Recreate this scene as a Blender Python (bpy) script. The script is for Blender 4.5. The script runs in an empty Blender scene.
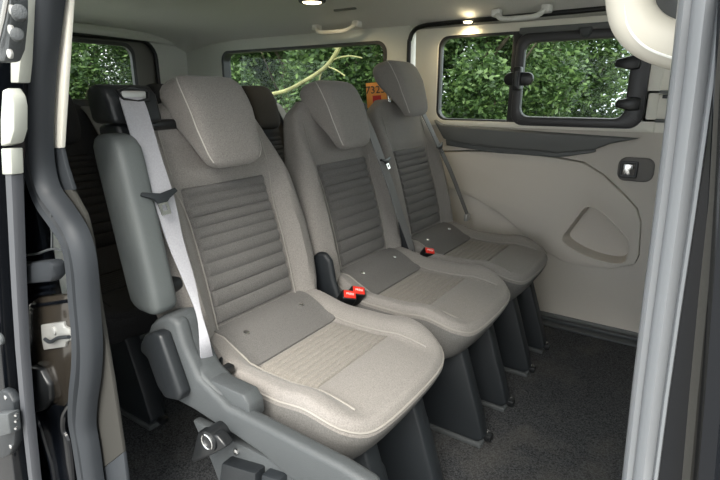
import bpy, bmesh, random
from math import *
from mathutils import Vector as V, Matrix
random.seed(7)
col = bpy.context.scene.collection

# ------------------------------------------------------------------ camera
F = 500.0; PITCH = radians(16.2); YAW = radians(34); CAM = V((0, 0, .97))
cf = V((-sin(YAW)*cos(PITCH), cos(YAW)*cos(PITCH), -sin(PITCH)))
cr = V((cos(YAW), sin(YAW), 0)); cu = cr.cross(cf)
def ray(px, py): return cf*F + cr*(px-360) - cu*(py-240)
def at(px, py, ax, val):
    """point of the photograph on the world plane axis=val"""
    d = ray(px, py); return CAM + d*((val-CAM[ax])/d[ax])
cam = bpy.data.cameras.new('camera'); cam.sensor_width = 36; cam.lens = 25; cam.clip_start = .02
co = bpy.data.objects.new('camera', cam); col.objects.link(co)
co.location = CAM; co.rotation_euler = (radians(90-16.2), 0, YAW)
bpy.context.scene.camera = co

# ------------------------------------------------------------------ materials
def nt(name):
    m = bpy.data.materials.new(name); m.use_nodes = True
    return m, m.node_tree, m.node_tree.nodes['Principled BSDF']
def mat(name, c, rough=.6, metal=0, noise=0, nscale=200, bump=0, spec=.5, coat=0, sheen=0):
    m, t, b = nt(name)
    b.inputs['Base Color'].default_value = (*c, 1); b.inputs['Roughness'].default_value = rough
    b.inputs['Metallic'].default_value = metal; b.inputs['Specular IOR Level'].default_value = spec
    b.inputs['Coat Weight'].default_value = coat
    b.inputs['Sheen Weight'].default_value = sheen
    if noise or bump:
        tc = t.nodes.new('ShaderNodeTexCoord'); n = t.nodes.new('ShaderNodeTexNoise')
        n.inputs['Scale'].default_value = nscale; n.inputs['Detail'].default_value = 3
        t.links.new(tc.outputs['Object'], n.inputs['Vector'])
        if noise:
            r = t.nodes.new('ShaderNodeValToRGB')
            r.color_ramp.elements[0].position = .3; r.color_ramp.elements[1].position = .7
            r.color_ramp.elements[0].color = (*[x*(1-noise) for x in c], 1)
            r.color_ramp.elements[1].color = (*[min(1, x*(1+noise)) for x in c], 1)
            t.links.new(n.outputs['Fac'], r.inputs['Fac']); t.links.new(r.outputs['Color'], b.inputs['Base Color'])
        if bump:
            bp = t.nodes.new('ShaderNodeBump'); bp.inputs['Strength'].default_value = bump; bp.inputs['Distance'].default_value = .002
            t.links.new(n.outputs['Fac'], bp.inputs['Height']); t.links.new(bp.outputs['Normal'], b.inputs['Normal'])
    return m
FAB = mat('seat_fabric', (.235, .22, .205), .95, noise=.2, nscale=420, bump=.5, spec=.15, sheen=.15)
FABC = mat('seat_centre_fabric', (.135, .13, .125), .95, noise=.25, nscale=520, bump=.5, spec=.12, sheen=.1)
STITCH = mat('pale_stitching', (.48, .46, .42), .9)
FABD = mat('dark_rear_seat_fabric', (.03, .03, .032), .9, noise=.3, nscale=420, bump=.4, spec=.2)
FABR = mat('seat_cushion_rib_fabric', (.235, .218, .195), .95, noise=.30, nscale=520, bump=.5, spec=.12, sheen=.1)
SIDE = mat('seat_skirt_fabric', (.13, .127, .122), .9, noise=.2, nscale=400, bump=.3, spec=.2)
PIPE = mat('stitching', (.29, .275, .25), .9)
ARM = mat('armrest_vinyl', (.085, .095, .095), .55, noise=.06, nscale=600, bump=.35)
PLA = mat('grey_grained_plastic', (.058, .064, .067), .5, noise=.15, nscale=700, bump=.5)
DPL = mat('dark_plastic', (.011, .013, .015), .42, bump=.2, nscale=500)
LEGM = mat('leg_shroud_plastic', (.011, .014, .017), .55, bump=.2, nscale=400)
BLK = mat('black_plastic', (.008, .009, .01), .35)
GLOSS = mat('glossy_black_paint', (.004, .005, .007), .13, spec=.4)
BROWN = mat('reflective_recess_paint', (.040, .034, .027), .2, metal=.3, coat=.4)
RUB = mat('grey_rubber_seal', (.030, .034, .039), .55, spec=.35)
RUBL = mat('pale_rubber_seal', (.165, .175, .185), .33)  # even pale grey of the right pillar seal
RUBM = mat('sliding_door_edge_rubber', (.055, .058, .066), .55)
TAU = mat('taupe_door_trim', (.62, .575, .51), .6, noise=.04, nscale=500, bump=.25)
TAU2 = mat('taupe_pillar_trim', (.17, .16, .15), .6, noise=.05, nscale=500, bump=.2)
CRM = mat('cream_plastic', (.82, .79, .70), .4, bump=.1, nscale=300)
TAU3 = mat('grey_pillar_trim', (.045, .044, .040), .8, noise=.05, nscale=500, spec=.08)
HCR = mat('cream_handle_plastic', (.56, .535, .46), .5, spec=.3)
SKYREF = mat('painted_sky_reflection', (.36, .37, .33), .4)  # sky reflected in the black door paint, put into a pale colour
CRMG = mat('cream_fabric_trim', (.78, .79, .74), .7, noise=.03, nscale=300)
CEI = mat('headliner_fabric', (.86, .85, .82), .95, noise=.06, nscale=500, bump=.2)
SILL = mat('charcoal_sill_trim', (.12, .125, .122), .5, bump=.2, nscale=500)
WFR = mat('window_frame_black', (.04, .04, .043), .4)
CHR = mat('bright_metal', (.75, .75, .74), .22, metal=1)
STL = mat('zinc_plate', (.42, .42, .40), .4, metal=.5)
RED = mat('red_buckle_button', (.75, .035, .02), .4)
WHT = mat('white_print', (.85, .85, .82), .5)
WEB = mat('seat_belt_webbing_pale', (.33, .33, .355), .6, noise=.08, nscale=300)
WEBG = mat('seat_belt_webbing_grey', (.165, .165, .165), .6, noise=.1, nscale=300)
ORG = mat('orange_card', (1.0, .42, .10), .6)
CREDM = mat('red_print', (.6, .03, .03), .6)
BARK = mat('bark', (.11, .09, .065), .9, noise=.35, nscale=12, bump=.6)
BRCH = mat('mossy_branch_bark', (.24, .23, .10), .8, noise=.35, nscale=9, bump=.4)
CARP = mat('carpet_floor', (.042, .044, .047), .98, noise=.75, nscale=260, bump=1, spec=.1)
def carpet_stains(m):
    t = m.node_tree; b = t.nodes['Principled BSDF']
    src = b.inputs['Base Color'].links[0].from_socket
    tc = t.nodes.new('ShaderNodeTexCoord'); n = t.nodes.new('ShaderNodeTexNoise'); n.inputs['Scale'].default_value = 7; n.inputs['Detail'].default_value = 5
    t.links.new(tc.outputs['Object'], n.inputs['Vector'])
    r = t.nodes.new('ShaderNodeValToRGB'); r.color_ramp.elements[0].position = .52; r.color_ramp.elements[1].position = .8
    r.color_ramp.elements[0].color = (0, 0, 0, 1); r.color_ramp.elements[1].color = (.32, .32, .32, 1)
    t.links.new(n.outputs['Fac'], r.inputs['Fac'])
    mx = t.nodes.new('ShaderNodeMixRGB'); mx.inputs['Color2'].default_value = (.13, .12, .105, 1)
    t.links.new(r.outputs['Color'], mx.inputs['Fac']); t.links.new(src, mx.inputs['Color1']); t.links.new(mx.outputs['Color'], b.inputs['Base Color'])
carpet_stains(CARP)
def glass_mat():
    m, t, b = nt('window_glass'); t.nodes.remove(b)
    o = t.nodes['Material Output']; tr = t.nodes.new('ShaderNodeBsdfTransparent'); tr.inputs[0].default_value = (.88, .92, .9, 1)
    g = t.nodes.new('ShaderNodeBsdfGlossy'); g.inputs['Roughness'].default_value = .03
    f = t.nodes.new('ShaderNodeFresnel'); f.inputs[0].default_value = 1.15; mx = t.nodes.new('ShaderNodeMixShader')
    t.links.new(f.outputs[0], mx.inputs[0]); t.links.new(tr.outputs[0], mx.inputs[1]); t.links.new(g.outputs[0], mx.inputs[2]); t.links.new(mx.outputs[0], o.inputs[0])
    return m
GLASS = glass_mat()
def emit(name, c, s):
    m, t, b = nt(name); b.inputs['Emission Color'].default_value = (*c, 1); b.inputs['Emission Strength'].default_value = s
    b.inputs['Base Color'].default_value = (*c, 1); return m
LAMP = emit('lamp_lens_lit', (1, .86, .55), 4.0)
def leaf_mat(name, c0, c1, c2):
    m, t, b = nt(name); g = t.nodes.new('ShaderNodeNewGeometry'); r = t.nodes.new('ShaderNodeValToRGB')
    e = r.color_ramp.elements; e[0].color = (*c0, 1); e[1].color = (*c2, 1); e[1].position = 1
    k = e.new(.55); k.color = (*c1, 1)
    t.links.new(g.outputs['Random Per Island'], r.inputs['Fac']); t.links.new(r.outputs['Color'], b.inputs['Base Color'])
    b.inputs['Roughness'].default_value = .5
    tl = t.nodes.new('ShaderNodeBsdfTranslucent'); mx = t.nodes.new('ShaderNodeMixShader'); mx.inputs[0].default_value = .35
    t.links.new(r.outputs['Color'], tl.inputs[0]); t.links.new(b.outputs[0], mx.inputs[1]); t.links.new(tl.outputs[0], mx.inputs[2])
    t.links.new(mx.outputs[0], t.nodes['Material Output'].inputs[0]); return m
LEAF = leaf_mat('leaves_mid_green', (.02, .045, .014), (.06, .115, .032), (.16, .25, .08))
LEAF2 = leaf_mat('leaves_yellow_green', (.035, .07, .02), (.10, .17, .04), (.21, .29, .09))
GRASS = mat('grass_ground', (.12, .14, .07), .95, noise=.5, nscale=15, bump=.6)
GRAV = mat('gravel_ground', (.24, .235, .225), .95, noise=.3, nscale=40, bump=.6)

# ------------------------------------------------------------------ helpers
def props(o, label=None, cat=None, group=None, kind=None):
    for k, v in (('label', label), ('category', cat), ('group', group), ('kind', kind)):
        if v: o[k] = v
    return o
def empty(name, loc, label=None, cat=None, group=None, kind=None):
    o = bpy.data.objects.new(name, None); o.empty_display_size = .05; col.objects.link(o); o.location = loc
    return props(o, label, cat, group, kind)
def off(o):
    v = V((0, 0, 0))
    while o: v += o.location; o = o.parent
    return v
def mk(name, vs, fs, m, parent=None, smooth=True, label=None, cat=None, group=None, kind=None, world=False, sharp=40):
    """one mesh object; world=True: coordinates are world ones"""
    o0 = off(parent) if (world and parent) else V((0, 0, 0))
    loc = V((0, 0, 0))
    if parent is None:
        P = [V(v) for v in vs]; loc = V((sum(p.x for p in P)/len(P), sum(p.y for p in P)/len(P), min(p.z for p in P)))
        vs = [p-loc for p in P]
    elif world: vs = [V(v)-o0 for v in vs]
    me = bpy.data.meshes.new(name); me.from_pydata([tuple(v) for v in vs], [], fs); me.update()
    bm = bmesh.new(); bm.from_mesh(me); bmesh.ops.recalc_face_normals(bm, faces=bm.faces); bm.to_mesh(me); bm.free()
    me.materials.append(m)
    if smooth:
        me.polygons.foreach_set('use_smooth', [True]*len(me.polygons)); me.set_sharp_from_angle(angle=radians(sharp))
    o = bpy.data.objects.new(name, me); col.objects.link(o); o.location = loc
    if parent: o.parent = parent
    return props(o, label, cat, group, kind)
def join(*parts):
    vs, fs = [], []
    for v, f in parts:
        n = len(vs); vs += list(v); fs += [tuple(i+n for i in q) for q in f]
    return vs, fs
def bev(vs, fs, w, seg=2, ang=25):
    me = bpy.data.meshes.new('t'); me.from_pydata([tuple(v) for v in vs], [], fs)
    bm = bmesh.new(); bm.from_mesh(me); bpy.data.meshes.remove(me)
    bmesh.ops.recalc_face_normals(bm, faces=bm.faces)
    es = [e for e in bm.edges if len(e.link_faces) == 2 and e.calc_face_angle(0) > radians(ang)]
    bmesh.ops.bevel(bm, geom=es, offset=w, segments=seg, profile=.5, affect='EDGES', clamp_overlap=True)
    bm.verts.index_update(); r = ([v.co.copy() for v in bm.verts], [tuple(v.index for v in f.verts) for f in bm.faces]); bm.free()
    return r
def box(a, b, w=0, seg=2):
    x0, y0, z0 = a; x1, y1, z1 = b
    vs = [(x, y, z) for z in (z0, z1) for y in (y0, y1) for x in (x0, x1)]
    fs = [(0, 1, 3, 2), (4, 6, 7, 5), (0, 4, 5, 1), (2, 3, 7, 6), (0, 2, 6, 4), (1, 5, 7, 3)]
    return bev(vs, fs, w, seg) if w else ([V(v) for v in vs], fs)
def prism(pts, y0, y1, w=0, seg=2, axis=1, taper=1.0):
    """outline in the plane across axis (x,z for axis 1 / y,z for axis 0 / x,y for axis 2), extruded between y0 and y1"""
    n = len(pts); cx = sum(p[0] for p in pts)/n; cz = sum(p[1] for p in pts)/n
    def mkp(a, b, y): return {1: V((a, y, b)), 0: V((y, a, b)), 2: V((a, b, y))}[axis]
    vs = [mkp(a, b, y0) for a, b in pts] + [mkp(cx+(a-cx)*taper, cz+(b-cz)*taper, y1) for a, b in pts]
    fs = [tuple(range(n)), tuple(range(2*n-1, n-1, -1))] + [(i, (i+1) % n, n+(i+1) % n, n+i) for i in range(n)]
    return bev(vs, fs, w, seg) if w else (vs, fs)
def cr_path(P, n=8, closed=False):
    P = [V(p) for p in P]; out = []; N = len(P)
    for i in range(N if closed else N-1):
        g = (lambda k: P[k % N]) if closed else (lambda k: P[min(max(k, 0), N-1)])
        a, b, c, d = g(i-1), g(i), g(i+1), g(i+2)
        for k in range(n):
            t = k/n; out.append(.5*((2*b)+(c-a)*t+(2*a-5*b+4*c-d)*t*t+(3*b-a-3*c+d)*t**3))
    if not closed: out.append(P[-1])
    return out
def tube(P, r, n=10, closed=False, rz=None):
    """r number or list; elliptical if rz given"""
    P = [V(p) for p in P]; N = len(P); vs = []; fs = []; up = V((0, 0, 1)); pu = None
    for i, p in enumerate(P):
        if closed: d = P[(i+1) % N]-P[i-1]
        else: d = P[min(i+1, N-1)]-P[max(i-1, 0)]
        d.normalize()
        if pu is None:
            pu = d.cross(up); 
            if pu.length < .1: pu = d.cross(V((1, 0, 0)))
        pu = (pu - d*pu.dot(d)).normalized(); q = d.cross(pu)
        rr = r[i] if isinstance(r, (list, tuple)) else r; r2 = rr if rz is None else rz
        vs += [p+pu*cos(2*pi*k/n)*rr+q*sin(2*pi*k/n)*r2 for k in range(n)]
    for i in range(N if closed else N-1):
        for k in range(n):
            a = i*n+k; b = i*n+(k+1) % n; c = ((i+1) % N)*n+(k+1) % n; d = ((i+1) % N)*n+k; fs.append((a, b, c, d))
    if not closed: fs += [tuple(range(n)), tuple(range((N-1)*n, N*n))]
    return vs, fs
def disc(c, ax, r, h, n=20, w=0):
    c = V(c); ax = V(ax).normalized(); u = ax.cross(V((0, 0, 1)))
    if u.length < .1: u = ax.cross(V((1, 0, 0)))
    u.normalize(); v = ax.cross(u)
    vs = [c+ax*s+(u*cos(2*pi*k/n)+v*sin(2*pi*k/n))*r for s in (0, h) for k in range(n)]
    fs = [tuple(range(n)), tuple(range(2*n-1, n-1, -1))]+[(k, (k+1) % n, n+(k+1) % n, n+k) for k in range(n)]
    return bev(vs, fs, w) if w else (vs, fs)
def loft(rings, cap=True):
    n = len(rings[0]); vs = [p for r in rings for p in r]; fs = []
    for i in range(len(rings)-1):
        for k in range(n): fs.append((i*n+k, i*n+(k+1) % n, (i+1)*n+(k+1) % n, (i+1)*n+k))
    if cap:
        for b, s in ((0, 1), ((len(rings)-1)*n, -1)):
            c = sum((V(vs[b+k]) for k in range(n)), V((0, 0, 0)))/n; vs.append(c); ci = len(vs)-1
            for k in range(n): fs.append((b+k, b+(k+1) % n, ci))
    return vs, fs
def grid(fn, nu, nv, th=None):
    """surface patch fn(a,b) a,b in 0..1 ; th: vector or function of thickness direction"""
    vs = [V(fn(i/nu, j/nv)) for j in range(nv+1) for i in range(nu+1)]; W = nu+1
    fs = [(j*W+i, j*W+i+1, (j+1)*W+i+1, (j+1)*W+i) for j in range(nv) for i in range(nu)]
    if th is not None:
        n = len(vs); t = V(th); vs += [v+t for v in vs]; fs += [tuple(n+k for k in reversed(f)) for f in fs]
        bd = [i for i in range(W)] + [j*W+nu for j in range(1, nv+1)] + [nv*W+i for i in range(nu-1, -1, -1)] + [j*W for j in range(nv-1, 0, -1)]
        fs += [(bd[k], bd[(k+1) % len(bd)], n+bd[(k+1) % len(bd)], n+bd[k]) for k in range(len(bd))]
    return vs, fs
def rrect(x0, z0, x1, z1, r, n=6):
    out = []
    for cx, cz, a0 in ((x1-r, z1-r, 0), (x0+r, z1-r, 90), (x0+r, z0+r, 180), (x1-r, z0+r, 270)):
        out += [(cx+r*cos(radians(a0+90*k/n)), cz+r*sin(radians(a0+90*k/n))) for k in range(n+1)]
    return out
def hit(poly, c, a):
    d = (cos(a), sin(a)); best = None
    for i in range(len(poly)):
        (x1, y1), (x2, y2) = poly[i], poly[(i+1) % len(poly)]
        ex, ey = x2-x1, y2-y1; den = d[0]*ey-d[1]*ex
        if abs(den) < 1e-12: continue
        t = ((x1-c[0])*ey-(y1-c[1])*ex)/den; s = ((x1-c[0])*d[1]-(y1-c[1])*d[0])/den
        if t > 0 and -1e-6 <= s <= 1+1e-6 and (best is None or t > best): best = t
    return (c[0]+d[0]*best, c[1]+d[1]*best)
def holed(outer, inner, y0, y1, axis=1, c=None, w=0):
    """plate between two outlines (a frame), extruded y0..y1"""
    if c is None: c = (sum(p[0] for p in inner)/len(inner), sum(p[1] for p in inner)/len(inner))
    an = sorted({round(atan2(p[1]-c[1], p[0]-c[0]), 5) for p in outer+inner})
    an = [a for i, a in enumerate(an) if i == 0 or a-an[i-1] > 1e-4]
    O = [hit(outer, c, a) for a in an]; I = [hit(inner, c, a) for a in an]; n = len(an)
    def mp(p, y): return {1: V((p[0], y, p[1])), 0: V((y, p[0], p[1])), 2: V((p[0], p[1], y))}[axis]
    vs = [mp(p, y0) for p in O]+[mp(p, y0) for p in I]+[mp(p, y1) for p in O]+[mp(p, y1) for p in I]; fs = []
    for k in range(n):
        j = (k+1) % n
        fs += [(k, j, n+j, n+k), (2*n+k, 3*n+k, 3*n+j, 2*n+j), (k, 2*n+k, 2*n+j, j), (n+k, n+j, 3*n+j, 3*n+k)]
    return bev(vs, fs, w, 2, 50) if w else (vs, fs)
def rect(x0, z0, x1, z1): return [(x0, z0), (x1, z0), (x1, z1), (x0, z1)]
def pxl(L, ax, val):
    r = []
    for p in L:
        w = at(p[0], p[1], ax, val); r.append({1: (w.x, w.z), 0: (w.y, w.z), 2: (w.x, w.y)}[ax])
    return r
def ribbon(P, Wd, th=.0018, n=8):
    """belt: centre points P and width vectors Wd"""
    C = cr_path(P, n); W = cr_path(Wd, n); vs = []; fs = []
    for i, (c, w) in enumerate(zip(C, W)):
        d = (C[min(i+1, len(C)-1)]-C[max(i-1, 0)]).normalized(); nn = d.cross(w).normalized()*th
        for s, q in ((-.5, 1), (-.17, 1.3), (.17, 1.3), (.5, 1), (.5, -1), (.17, -1.3), (-.17, -1.3), (-.5, -1)): vs.append(c+w*s+nn*q)
    for i in range(len(C)-1):
        for k in range(8): fs.append((i*8+k, i*8+(k+1) % 8, i*8+8+(k+1) % 8, i*8+8+k))
    fs += [tuple(range(8)), tuple(range(len(vs)-8, len(vs)))]
    return vs, fs
def text(s, size, M, ext=.0005):
    cu_ = bpy.data.curves.new('t', 'FONT'); cu_.body = s; cu_.size = size; cu_.extrude = ext; cu_.align_x = 'CENTER'; cu_.align_y = 'CENTER'; cu_.resolution_u = 3
    o = bpy.data.objects.new('t', cu_); col.objects.link(o); dg = bpy.context.evaluated_depsgraph_get()
    me = bpy.data.meshes.new_from_object(o.evaluated_get(dg)); bpy.data.objects.remove(o)
    vs = [M @ v.co for v in me.vertices]; fs = [tuple(p.vertices) for p in me.polygons]; return vs, fs
def sweep(path, prof, yc=0.0, closed_prof=True):
    """sweep a profile (n, y) along a path in the XZ plane; path nodes (x,z) or (x,z,scale)"""
    P = [V((p[0], 0, p[1])) for p in path]; S = [p[2] if len(p) > 2 else 1 for p in path]; N = len(P); rings = []
    for i, p in enumerate(P):
        d = (P[min(i+1, N-1)]-P[max(i-1, 0)]).normalized(); nn = V((d.z, 0, -d.x))
        rings.append([p+nn*a*S[i]+V((0, yc+b, 0)) for a, b in prof])
    return loft(rings)
def sm(a, b, x):
    t = min(1, max(0, (x-a)/(b-a))); return t*t*(3-2*t)

# ------------------------------------------------------------------ the seat
_sup = {}
def sup(n, ex, ey):
    """n evenly spaced points of a unit superellipse"""
    if (n, ex, ey) in _sup: return _sup[(n, ex, ey)]
    D = []
    for k in range(4000):
        a = 2*pi*k/4000; D.append((copysign(abs(cos(a))**ex, cos(a)), copysign(abs(sin(a))**ey, sin(a))))
    L = [0]
    for i in range(4000): L.append(L[-1]+hypot(D[(i+1) % 4000][0]-D[i][0], D[(i+1) % 4000][1]-D[i][1]))
    out = []; j = 0
    for k in range(n):
        t = L[-1]*k/n
        while L[j+1] < t: j += 1
        f = (t-L[j])/max(1e-9, L[j+1]-L[j]); p, q = D[j % 4000], D[(j+1) % 4000]; out.append((p[0]+(q[0]-p[0])*f, p[1]+(q[1]-p[1])*f))
    _sup[(n, ex, ey)] = out; return out
B0 = V((-.215, 0, .40)); ES = V((-.26, 0, .966)).normalized(); EN = V((.966, 0, .26)).normalized()
XR = -.65
def bp(u, s, d): return B0+ES*s+EN*d+V((0, u, 0))
def brw(px, py, yc, d):
    """world point of the photograph on the backrest plane (offset d) of the seat centred at yc"""
    b = V((XR, yc, 0))+B0+EN*d; r = ray(px, py); t = (b-CAM).dot(EN)/r.dot(EN); return CAM+r*t
WP = [(-.06, .185), (0, .208), (.06, .232), (.13, .243), (.22, .243), (.30, .233), (.37, .220), (.44, .198), (.50, .180), (.54, .163), (.565, .14)]
def width(s):
    for (a, w0), (b, w1) in zip(WP, WP[1:]):
        if s <= b: t = (s-a)/(b-a); return w0+(w1-w0)*t
    return WP[-1][1]
def front(u, s):
    """front surface offset of the backrest"""
    w = width(s); a = abs(u)
    bol = .052*sm(.128, .19, a)*(1-.75*sm(.36, .54, s))*(1-.3*sm(.02, -.06, s))
    lum = .012*sm(.0, .15, s)*(1-sm(.2, .36, s))*(1-(a/.2)**2 if a < .2 else 0)
    return bol+lum+.008*sm(.375, .40, s)*(1-sm(.12, .16, a))
def backrest_mesh():
    rings = []; n = 72; S = [-.06+.625*k/60 for k in range(61)]
    S += [.572, .577, .580]
    for i, s in enumerate(S):
        sc = 1.0; 
        if s > .53: sc = max(.02, sqrt(max(0, 1-((s-.53)/.0505)**2)))
        if s < -.02: sc = .82+.18*sqrt(max(0, 1-((-.02-s)/.042)**2))
        w = width(min(s, .565)); th = .085
        ring = []
        for k in range(n):
            cx, sy = sup(n, .55, .6)[k]
            u = w*cx*(1-(1-sc)*.35); 
            if sy >= 0: d = front(u, min(s, .56))*1.0*sy**.8*sc + (.0 if sc == 1 else -.03*(1-sc)) - .028*(1-sy)
            else: d = -.028-(th-.028)*(-sy)*sc
            ring.append(bp(u, s, d))
        rings.append(ring)
    return loft(rings)
def rib_panel():
    n = 11; s0, s1 = .052, .378
    def fn(a, b):
        u = -.132+.264*a; s = s0+(s1-s0)*b - .010*(1-(2*a-1)**2)*0
        ph = (n*(.65*b+.35*b*b)) % 1; r = .0080*sqrt(max(0, sin(pi*ph)))
        ed = min(1, min(a, 1-a)/.03, min(b, 1-b)/.01)
        return bp(u, s, front(u, s)+.0028+(r)*ed-.006*(1-ed))
    return grid(fn, 26, 11*14, EN*-.010)
def ztop(x, y):
    """cushion top height, local"""
    back = .052*sm(-.075, -.20, x)
    bol = .030*sm(.135, .185, abs(y))*sm(.25, .1, x)*(1-.2*sm(-.1, -.22, x))
    nose = -.012*sm(.10, .22, x)
    return .388+.008*sm(.03, .1, x)+back+bol*(1-.6*sm(-.08, -.18, x))+nose
def cushion_outline(k, n):
    x, y = sup(n, .36, .36)[k]
    X = .0+(x*.225 if x > 0 else x*.245); Yw = .222-(.012*sm(.1, -.25, X))
    bulge = .014*(1-y*y)*sm(.5, 1, x)
    return X+bulge, y*Yw
def cushion_mesh():
    n = 96; rings = []
    O = [cushion_outline(k, n) for k in range(n)]
    for r in [.02]+[.04*k for k in range(1, 23)]+[.905, .93]:
        rings.append([V((x*r, y*r, ztop(x*r, y*r))) for x, y in O])
    for r, dz in ((.955, -.004), (.975, -.012), (.988, -.022), (.992, -.030)):
        rings.append([V((x*r, y*r, ztop(x*.93, y*.93)+dz)) for x, y in O])
    rings.append([V((x*.4, y*.4, .335)) for x, y in O])
    return loft(rings)
def skirt_mesh():
    n = 96; O = [cushion_outline(k, n) for k in range(n)]; rings = [[V((x*.3, y*.3, .34)) for x, y in O]]
    for r, f in ((.985, 0), (.998, .06), (1.0, .25), (.985, .6), (.955, .85), (.90, 1)):
        ring = []
        for x, y in O:
            zt = ztop(x*.93, y*.93)-.030; zb = .285-.02*sm(.0, .2, x)
            X = x*r - (.045*f if x > .1 else 0)*sm(.05, .2, x)
            ring.append(V((X, y*r, zt+(zb-zt)*f)))
        rings.append(ring)
    rings.append([V((x*.3, y*.3, .265)) for x, y in O])
    return loft(rings)
def cushion_ribs():
    n = 9; x0, x1 = -.085, .078
    def fn(a, b):
        y = -.142+.284*a; x = x0+(x1-x0)*b; ph = (b*n) % 1
        ed = min(1, min(a, 1-a)/.03, min(b, 1-b)/.01)
        return V((x, y, ztop(x, y)+.003+.0035*sqrt(sin(pi*ph) if sin(pi*ph) > 0 else 0)*ed-.004*(1-ed)))
    return grid(fn, 20, n*8, V((0, 0, -.006)))
def flap():
    def fn(a, b):
        y = (-.150+.300*a); x = -.225+.135*b
        return V((x, y, ztop(x, y)+.005))
    return grid(fn, 20, 12, V((0, 0, -.006)))
def headrest_mesh(ds):
    rings = []
    S = [(0, .055, .25), (.004, .072, .55), (.012, .084, .8), (.028, .095, .95), (.05, .101, 1), (.09, .106, 1), (.13, .107, 1), (.16, .106, 1), (.185, .104, .98), (.20, .100, .9), (.211, .092, .74), (.218, .080, .5), (.221, .055, .2)]
    for s, w, t in S:
        ring = []; fo = .095-.00*s; bk = -.012-(.0 if s < .1 else 0)
        fo -= .55*max(0, s-.13)**1.25; bk = .050-.080*sm(.02, .17, s)-.20*max(0, s-.15)
        mid = (fo+bk)/2; h = (fo-bk)/2
        for k in range(48):
            c, q = sup(48, .30, .30)[k]
            ring.append(bp(w*c*.84-.018, .405+ds+s, mid+h*t*q))
        rings.append(ring)
    return loft(rings)
def leg_mesh(y):
    pts = [(.25, .012), (.265, .03), (.245, .10), (.18, .30), (.10, .33), (-.08, .33), (-.03, .20), (.0, .012)]
    a = prism(pts, y-.024, y+.024, .007, 2)
    fin = prism([(.262, .02), (.20, .22), (.13, .30), (.17, .02)], y+.018, y+.040, .006, 2, taper=.86)
    return join(a, fin)
SEATG = 'grey cloth passenger seats across the van'
def make_seat(name, label, yc, ds=0, xr=XR, group=SEATG, detail=True, FAB=FAB, FABC=FABC, FABR=FABR, PIPE=PIPE, SIDE=SIDE):
    r = empty(name, (xr, yc, 0), label, 'van seat', group)
    c = mk('seat_cushion', *cushion_mesh(), FAB, r)
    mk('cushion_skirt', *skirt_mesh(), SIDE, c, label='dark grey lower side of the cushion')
    O = [cushion_outline(k, 96) for k in range(96)]
    mk('piping', *tube([V((x*.985, y*.985, ztop(x*.93, y*.93)-.021)) for x, y in O], .0028, 6, True), PIPE, c)
    mk('ribbed_insert', *cushion_ribs(), FABR, c, label='ribbed cloth strip across the cushion')
    f = mk('lower_back_flap', *flap(), FABC, c)
    for s in (-1, 1):
        p = V((-.165, s*.098, ztop(-.165, s*.098)+.004)); mk('snap_button', *join(disc(p, (.3, 0, 1), .0075, .004, 14, .001)), CHR, f)
        seam = [V((x, s*(.150+.0*x), ztop(x, s*.150)+.002)) for x in [-.22+.04*k for k in range(11)]]
        mk('seam', *tube(seam, .0022, 6), PIPE, c)
    b = mk('backrest', *backrest_mesh(), FAB, r)
    mk('ribbed_insert', *rib_panel(), FABC, b, label='darker ribbed cloth panel of the backrest')
    for s in (-1, 1):
        P = [bp(s*(.150 if t > .38 else .136+.014*sm(.3, .4, t)), t, front(.145, t)-.001) for t in [.03+.03*k for k in range(17)]]
        if detail: mk('seam', *tube(P, .0016, 6), PIPE, b)
    h = mk('headrest', *headrest_mesh(ds), FAB, r)
    HR = h.data.vertices; S48 = sup(48, .30, .30)
    for sg in (-1, 1):
        ki = max(range(48), key=lambda k: (S48[k][0]*sg)*1.0+S48[k][1]*1.02 if S48[k][0]*sg > 0 and S48[k][1] > 0 else -9)
        ki += 2 if sg < 0 else -2
        L = [HR[r_*48+ki].co+EN*.0008 for r_ in range(2, 11)]
        if detail: mk('stitching', *tube(cr_path(L, 4), .0014, 6), STITCH, h)
        mk('headrest_post', *tube([bp(sg*.06, .50, -.012), bp(sg*.06, .50+ds+.05, -.002)], .0055, 10), CHR, r)
    for sg in (-1, 1): mk('leg', *leg_mesh(sg*.102), LEGM, r)
    for sg in (-1, 1):
        m_ = mk('floor_rail', *box((-.04, sg*.102-.030, .0), (.262, sg*.102+.030, .014), .003), PLA, r)
        mk('rail_latch', *box((.245, sg*.102+.0, .008), (.280, sg*.102+.026, .028), .004), BLK, m_)
        mk('rail_bolt', *disc((.262, sg*.102+.022, .026), (0, 0, 1), .006, .004, 10), CHR, m_)
    mk('underframe', *box((-.17, -.16, .255), (.13, .16, .30), .01), DPL, r)
    return r
def bracket_trim(r, y0, y1, m):
    pts = [(-.235, .37), (-.25, .46), (-.243, .515), (-.220, .535), (-.195, .535), (-.175, .515), (-.165, .46), (-.145, .405), (-.10, .375), (.02, .36), (.02, .33), (-.12, .33), (-.20, .34)]
    return mk('side_trim', *prism(pts, y0, y1, .012, 3), m, r)
s1 = make_seat('van_seat', 'nearest grey cloth seat with a folded-up armrest and pale belt on its left', .83)
s2 = make_seat('van_seat', 'middle grey cloth seat of the front row, between the nearest and the window seat', 1.32)
s3 = make_seat('van_seat', 'far grey cloth seat beside the door panel, headrest raised on bright posts', 1.77, .085)
for s in (s2, s3): bracket_trim(s, -.250, -.228, LEGM)

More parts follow.
